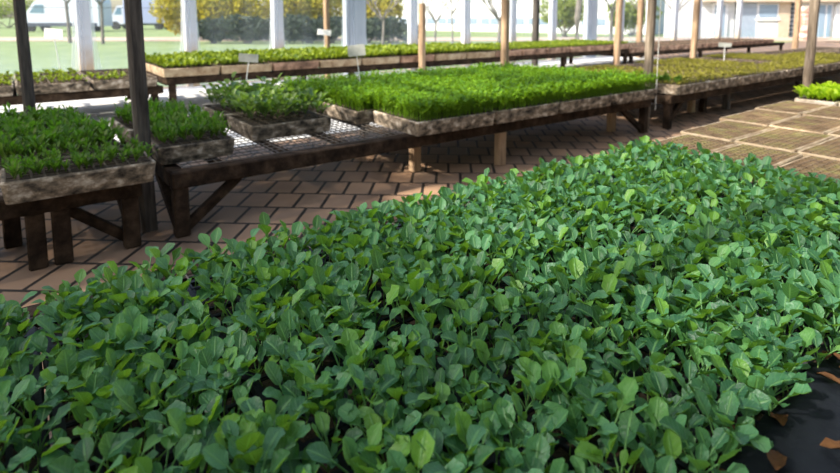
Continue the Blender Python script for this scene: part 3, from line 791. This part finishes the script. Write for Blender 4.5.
# --- back bench
lp8 = make_whole('lettuce', 10, 'lettuce')
back = []
names9 = ['first', 'second', 'third', 'fourth', 'fifth', 'sixth', 'seventh', 'eighth', 'ninth', 'tenth', 'eleventh', 'twelfth', 'thirteenth', 'fourteenth', 'fifteenth', 'sixteenth', 'seventeenth', 'eighteenth', 'nineteenth', 'twentieth', 'twenty-first', 'twenty-second', 'twenty-third', 'twenty-fourth', 'twenty-fifth', 'twenty-sixth', 'twenty-seventh', 'twenty-eighth', 'twenty-ninth', 'thirtieth']
let_pts = []; sparse_pts = []; grass_pts = []
for i in range(29):
    u = -1.05+.74*i+(.05 if i > 3 else 0)
    for j in range(2):
        v = 7.62+.40+.82*j
        if i > 28: continue
        if u < 1.5: kind = 'sparse'
        elif u < 7.6: kind = 'lettuce'
        elif u < 11.8: kind = 'grass'
        else: kind = 'red'
        if 5.4 < u-.36 < 5.5: pass
        z = TZ+(.10 if kind in ('lettuce', 'grass') else 0)
        lab = {'sparse': 'tray with sparse plants', 'lettuce': 'tray of yellow-green lettuce', 'grass': 'tray of short seedlings', 'red': 'tray of reddish-brown soil'}[kind]
        pts = tray(u, v, .725, .80, f'{lab} on the back bench, {["front","rear"][j]} row, {names9[i]} from left', 'foam trays on the back bench',
                   'foam_brown' if kind == 'red' else {'lettuce': 'foam_tan' if i % 3 else 'foam_brown', 'sparse': 'foam'}.get(kind, 'foam_brown'), {'red': 'soil_red', 'sparse': 'soil_dry'}.get(kind, 'soil'), rz=rnd.uniform(-.012, .012), cells=(9, 9), z=z, walls='cell_dirt', seed=30+i % 3)
        if kind == 'lettuce': let_pts += pts
        elif kind == 'sparse': sparse_pts += [(p[0]+rnd.uniform(-.04, .04), p[1]+rnd.uniform(-.04, .04), p[2]) for p in pts if rnd.random() < .5]
        elif kind == 'grass': grass_pts += pts
add_plants('small_plant', 'lettuce', 'lettuce', lp8, sparse_pts[:280], 'sparse small yellow-green plant on the left end of the back bench', 'sparse plants on the left of the back bench', 'seedling', False, .3, .7)
let_pts.sort(key=lambda p: p[0]*FW[0]+p[1]*FW[1])
add_plants('lettuce_seedling', 'lettuce', 'lettuce', lp8, let_pts[:300], 'yellow-green lettuce on the back bench left of the short stake', 'yellow-green lettuces on the back bench', 'lettuce', False, .6, 1.25)
lr = [[proto_plant('lettuce', False)[1]] for k in range(8)]
o = link('lettuce_seedlings', scatter_mesh('lettuce_seedlings', lr, [(x, y, z, rnd.uniform(0, 6.28), rnd.uniform(.9, 1.3)) for x, y, z in let_pts[300:]]), 'lettuce')
tag(o, 'mass of yellow-green lettuces further along the back bench', 'lettuces', None, 'stuff')
o = link('short_seedlings', scatter_mesh('short_seedlings', lr, [(x, y, z, rnd.uniform(0, 6.28), rnd.uniform(.5, .85)) for x, y, z in grass_pts]), 'lettuce')
tag(o, 'short yellow-green seedlings on the middle of the back bench', 'seedlings', None, 'stuff')

# --- plant markers
def marker(u, v, z0, h, w, ph, label, tilt=0., rz=FACE, plate='tag_grey', lean=0.):
    r = empty('plant_marker', (u, v, z0), rz, label, 'plant label', 'plant labels on stakes')
    MB().bar((-lean*h, .0, -.03), (0, 0, h), .013, .006, .001).build('stake', 'tag_white', r)
    MB().box((0, -.006, h+ph/2-.01), (w, .004, ph), Matrix.Rotation(tilt, 3, 'Y'), .001).build('plate', plate, r)
G = TZ+TRAY_H
marker(1.78, 5.00, G, .37, .18, .075, 'greyish plate label on a white stake among the broad-leaved seedlings', .06, lean=.18)
marker(2.74, 4.70, G, .40, .17, .11, 'pale plate label on a leaning white stake in the bright green tray', -.1, lean=-.12)
marker(9.75, 4.45, G, .26, .22, .07, 'pale plate label on a thin stake among the mossy olive trays', .05)
marker(4.74, 9.3, G+.1, .33, .25, .10, 'small white plate label in front of the brown post on the back bench', .12, plate='tag_white')
marker(.55, 9.1, G, .48, .25, .13, 'white plate label on a thin stake beyond the sparse trays, under the van', .08, plate='tag_white', lean=-.12)

# ------------------------------------------------------------------ outside
def place(name, x, Y, rz, label, cat, group=None, z=-.05):
    a = far(x, Y); return empty(name, (a[0], a[1], z), FACE+rz, label, cat, group)
# white van facing left
r = place('van', 64, 46, 0, 'white panel van parked facing left beyond the lawn', 'van')
body = [(-3.3, .45), (-3.35, .95), (-3.15, 1.28), (-2.45, 1.50), (-1.75, 2.40), (-1.35, 2.62), (3.3, 2.66), (3.4, 2.3), (3.4, .45)]
MB().prism(body, -1.0, 1.0).build('body', 'van_white', r)
MB().prism([(-2.46, 1.52), (-1.80, 2.36), (-1.72, 2.36), (-2.38, 1.52)], -.9, .9).build('windscreen', 'van_glass', r)
MB().prism([(-2.15, 1.52), (-1.65, 2.18), (-.95, 2.18), (-.95, 1.50)], -1.02, -.99).build('side_window', 'van_glass', r)
MB().box((0, -1.005, .58), (6.5, .04, .3)).build('side_skirt', 'van_dark', r)
MB().box((-3.3, 0, .6), (.2, 1.9, .28)).build('bumper', 'van_dark', r)
MB().box((-3.2, -.8, 1.05), (.25, .35, .22)).build('headlight', 'lamp_glass', r)
for sx in (-2.2, 2.1):
    for sy in (-.9, .9):
        MB().tube([(sx, sy-.12, .36), (sx, sy+.12, .36)], .38, n=18).build('wheel', 'rubber', r)
# box truck, mostly behind the thick post
r = place('truck', 143, 53, 0, 'pale blue-grey box truck mostly hidden behind the thick dark post', 'truck')
MB().box((.9, 0, 1.75), (4.4, 2.2, 2.4), None, .05).build('cargo_box', 'truck_box', r)
MB().prism([(-2.9, .5), (-2.9, 1.15), (-2.4, 1.3), (-1.9, 2.2), (-1.35, 2.25), (-1.35, .5)], -1, 1).build('cab', 'van_white', r)
MB().prism([(-2.2, 1.4), (-1.85, 2.0), (-1.5, 2.0), (-1.5, 1.4)], -1.02, -.99).build('side_window', 'van_glass', r)
MB().box((.4, 0, .5), (5.2, 1.6, .2)).build('chassis', 'van_dark', r)
for sx in (-2.1, 1.9):
    for sy in (-.9, .9): MB().tube([(sx, sy-.12, .38), (sx, sy+.12, .38)], .4, n=18).build('wheel', 'rubber', r)

def shrub(x, Y, w, h, dpt, label, mat='bush_leaf', n=5200, z0=.35, group='shrubs beyond the film wall'):
    r = place('shrub', x, Y, 0, label, 'shrub', group)
    rr = np.random.RandomState(int(abs(x)*3+Y))
    lumps = [(rr.uniform(-.35, .35)*w, rr.uniform(-.3, .3)*dpt, z0+(h-z0)*rr.uniform(.3, .75), rr.uniform(.22, .4)) for k in range(11)]
    V, F, A = [], [], []
    for i in range(n):
        lx, ly, lz, lr = lumps[rr.randint(len(lumps))]
        d = rr.normal(size=3); d /= np.linalg.norm(d); k = rr.uniform(.6, 1)**.5
        c = np.array([lx+d[0]*lr*w*k*.8, ly+d[1]*lr*dpt*k, max(.1, lz+d[2]*lr*h*k*.9)])
        a, b = rr.normal(size=3), rr.normal(size=3); a /= np.linalg.norm(a); b -= a*a.dot(b); b /= np.linalg.norm(b); s = rr.uniform(.06, .13)
        V += [c-a*s*1.4, c-b*s*.6, c+a*s*1.4, c+b*s*.6]; F.append([4*i, 4*i+1, 4*i+2, 4*i+3]); z = rr.rand(); A += [[0, .5, z]]*4
    me = np_mesh('foliage', np.array(V), np.array(F), np.array(A), False); link('foliage', me, mat, r)
    t = MB()
    for k in range(7): t.tube([(rr.uniform(-.1, .1)*w, rr.uniform(-.1, .1), 0), (rr.uniform(-.3, .3)*w, rr.uniform(-.2, .2)*dpt, h*.35), (rr.uniform(-.35, .35)*w, rr.uniform(-.25, .25)*dpt, h*.65)], .05, .02, n=5)
    t.build('branches', 'bark', r)
shrub(196, 30, 3.6, 2.6, 2.5, 'yellow-green shrub, left end of the shrub row, beside the box truck')
shrub(243, 29, 4.6, 3.4, 3, 'tall yellow-green shrub between the second and third white wall posts')
shrub(305, 29, 4.6, 3.2, 3, 'tall yellow-green shrub between the third and the broad fourth white wall post')
shrub(377, 33, 3.6, 2.9, 2.5, 'yellow-green shrub just right of the broad white wall post', n=3600)
shrub(566, 34, 2.4, 2.7, 2, 'dull green shrub behind the far middle of the film wall', 'bush_green', 2600)
shrub(632, 36, 3.2, 2.3, 2, 'dull green shrub behind the film, left of the grey brown post', 'bush_green', 2600)
for k, (x, w) in enumerate([(212, 2.2), (243, 2.6), (276, 2.4), (306, 2.6), (330, 2.0), (366, 2.2), (394, 2.2)]):  # dark shrubs added to stand in for shade beneath the yellow ones
    shrub(x, 26.5, w, 1.25, 1.4, f'low dark blue-green shrub added as shade under the yellow shrubs, {words[k]} from the left', 'shade_leaf', 1800, .1, 'low dark shrubs added as shade')
shrub(3, 58, 9, 3.2, 3, 'grey-green shrub at the far left edge behind the dark post', 'bush_green', 3600)

def bare_tree(x, Y, label, h0=1.5, h=4.6, seed=1, r0=.07):
    r = place('bare_tree', x, Y, 0, label, 'tree', 'bare young trees on the lawn')
    rr = random.Random(seed)
    MB().tube([(0, 0, 0), (rr.uniform(-.05, .05), 0, h0*.5), (rr.uniform(-.08, .08), 0, h0)], r0, r0*.75, n=7).build('trunk', 'bark', r)
    t = MB()
    def grow(p, d, L, rad, lev):
        m = p+d*L*.5+Vector((rr.uniform(-.05, .05), rr.uniform(-.05, .05), .03))*L; e = p+d*L
        t.tube([p, m, e], rad, rad*.6, n=5)
        if lev == 0: return
        for k in range(3 if lev > 1 else 2):
            dd = (d+Vector((rr.uniform(-.75, .75), rr.uniform(-.75, .75), rr.uniform(-.1, .5)))).normalized(); grow(e, dd, L*rr.uniform(.6, .8), rad*.6, lev-1)
    for k in range(5):
        a = k*1.26+rr.random(); grow(Vector((0, 0, h0-.1)), Vector((math.cos(a)*.7, math.sin(a)*.7, .8)).normalized(), (h-h0)*.35, r0*.55, 3)
    t.build('branches', 'bark', r)
bare_tree(382, 21, 'bare spreading tree right of the broad white wall post', 1.25, 3.4, 2, .06)
bare_tree(436, 22, 'bare young tree just right of the short stake', 1.15, 3.2, 3, .05)
bare_tree(453, 24, 'thin bare tree left of the white post with the stained foot', 1.5, 3.2, 4, .04)
bare_tree(499, 20, 'bare dark-trunked tree left of the weathered tan post', 1.25, 3.6, 5, .075)
bare_tree(101, 26, 'thin bare tree in front of the white van', 1.9, 4.2, 6, .075)
bare_tree(68, 27, 'thin bare tree beside the first white wall post', 2.0, 4.2, 7, .09)
bare_tree(578, 24, 'dark bare tree trunk behind the far middle of the film wall', 2.4, 4.6, 8, .16)
bare_tree(612, 26, 'bare branching tree behind the film, left of the slim tan post', 1.6, 4.4, 9, .09)
bare_tree(640, 30, 'faint bare tree behind the film near the grey brown post', 1.6, 4.4, 10, .08)
bare_tree(676, 30, 'faint bare tree behind the film right of the grey brown post', 1.5, 4.4, 12, .08)

# long white building
Y = 47; pm = Y/560
r = place('long_building', 462, Y, -.62, 'long overexposed white building with a band of dark windows', 'building')
MB().box((0, 3, 2.0), (30, 6, 4.1), None, .02).build('wall', 'render_white', r)
MB().box((0, 2.8, 4.15), (26.6, 7, .25), None, .02).build('roof', 'roof_grey', r)
for k in range(12):
    w = MB().box((-12+k*2.1, -.01, hgt(21, Y)+.05), (1.75, .06, .5), None, .01).build('window', 'glass_dark', r)
    MB().box((-12+k*2.1, -.045, hgt(21, Y)+.05), (.06, .04, .5), None, 0).build('mullion', 'render_white', w)
# low white car-like boulders under shrubs are left to the shrubs; pale cabin on the right
Y = 34; pm = Y/560
r = place('house', 770, Y, 0, 'pale house behind the film wall at the right, with sandy wall and white windows', 'house')
def hx(x): return (x-770)*pm
def hbox(n, x0, x1, y0, y1, mat, dep=.12, off=0., parent=None):
    z0, z1 = hgt(y1, Y)+.05, hgt(y0, Y)+.05
    return MB().box(((hx(x0)+hx(x1))/2, off, (z0+z1)/2), (hx(x1)-hx(x0), dep, z1-z0), None, .01).build(n, mat, parent or r)
hbox('wall', 668, 905, -30, 51, 'render_white', .3, .3)
hbox('grey_panel', 742, 757, 3, 50, 'render_grey', .1, .08)
w = hbox('window', 757, 779, 3, 19, 'white_paint', .1, .06); hbox('pane', 759, 777, 4.5, 17.5, 'glass_pale', .04, -.005-.0, w)
w.location = (0, 0, 0)
hbox('lower_panel', 757, 779, 20, 42, 'render_white', .1, .06); hbox('sill', 756, 780, 18.8, 20.4, 'white_paint', .22, .02)
hbox('sandy_wall', 779, 790, 2, 50, 'render_sand', .2, .06)
for k in range(9): hbox('shutter_slat', 790, 794.5, 3+4.2*k, 6.2+4.2*k, 'shutter', .08, .06)
hbox('eave', 700, 905, -1.5, 2.2, 'render_sand', .6, -.1)
w = hbox('window', 817, 832, 3, 48, 'white_paint', .1, .06); hbox('pane', 819, 825, 5, 46, 'glass_pale', .04, -.005, w); hbox('pane', 827, 831, 5, 46, 'glass_pale', .04, -.005, w)
w = hbox('window', 712, 728, 3, 44, 'white_paint', .1, .06); hbox('pane', 715, 725, 5, 36, 'glass_pale', .04, -.005, w)
hbox('drainpipe', 736, 739.5, 3, 46, 'shutter', .1, .06)
hbox('door', 836, 850, 4, 50, 'white_paint', .1, .06)
Y = 30; pm = Y/560
a = far(807.5, Y)
o = MB().box((0, 0, .85), (.62, .5, 1.9), None, .02).build('brick_pillar', 'brick_red'); o.location = (a[0], a[1], -.05); o.rotation_euler = (0, 0, FACE)
tag(o, 'reddish brick pillar with pale mortar in front of the white windows', 'pillar')

# ------------------------------------------------------------------ light
W = bpy.data.worlds.new('world'); S.world = W; W.use_nodes = True
N, L = W.node_tree.nodes, W.node_tree.links; N.clear()
sky = N.new('ShaderNodeTexSky'); sky.sky_type = 'NISHITA'; sky.sun_disc = False
AZ = math.radians(118); EL = math.radians(42)     # azimuth left of the view direction
LX = FW[0]*math.cos(AZ)-RT[0]*math.sin(AZ); LY = FW[1]*math.cos(AZ)-RT[1]*math.sin(AZ)
sky.sun_elevation = EL; sky.sun_rotation = math.atan2(LX, LY)
sky.air_density = 1.2; sky.dust_density = 2.0; sky.ozone_density = 1
bg = N.new('ShaderNodeBackground'); bg.inputs['Strength'].default_value = .26
wo = N.new('ShaderNodeOutputWorld'); L.new(sky.outputs[0], bg.inputs['Color']); L.new(bg.outputs[0], wo.inputs['Surface'])
sl = bpy.data.lights.new('sun', 'SUN'); so = bpy.data.objects.new('sun', sl); COL.objects.link(so)
sl.energy = 8.3; sl.angle = math.radians(2.2); sl.color = (1, .93, .82)
d = Vector((LX*math.cos(EL), LY*math.cos(EL), math.sin(EL)))
so.rotation_euler = d.to_track_quat('Z', 'Y').to_euler(); so.location = d*30

vs = S.view_settings
vs.view_transform = 'Standard'; vs.look = 'None'; vs.gamma = 1; vs.use_curve_mapping = False; vs.exposure = .38
S.cycles.use_denoising = True
S.cycles.max_bounces = 10; S.cycles.transparent_max_bounces = 24; S.cycles.diffuse_bounces = 5; S.cycles.transmission_bounces = 6
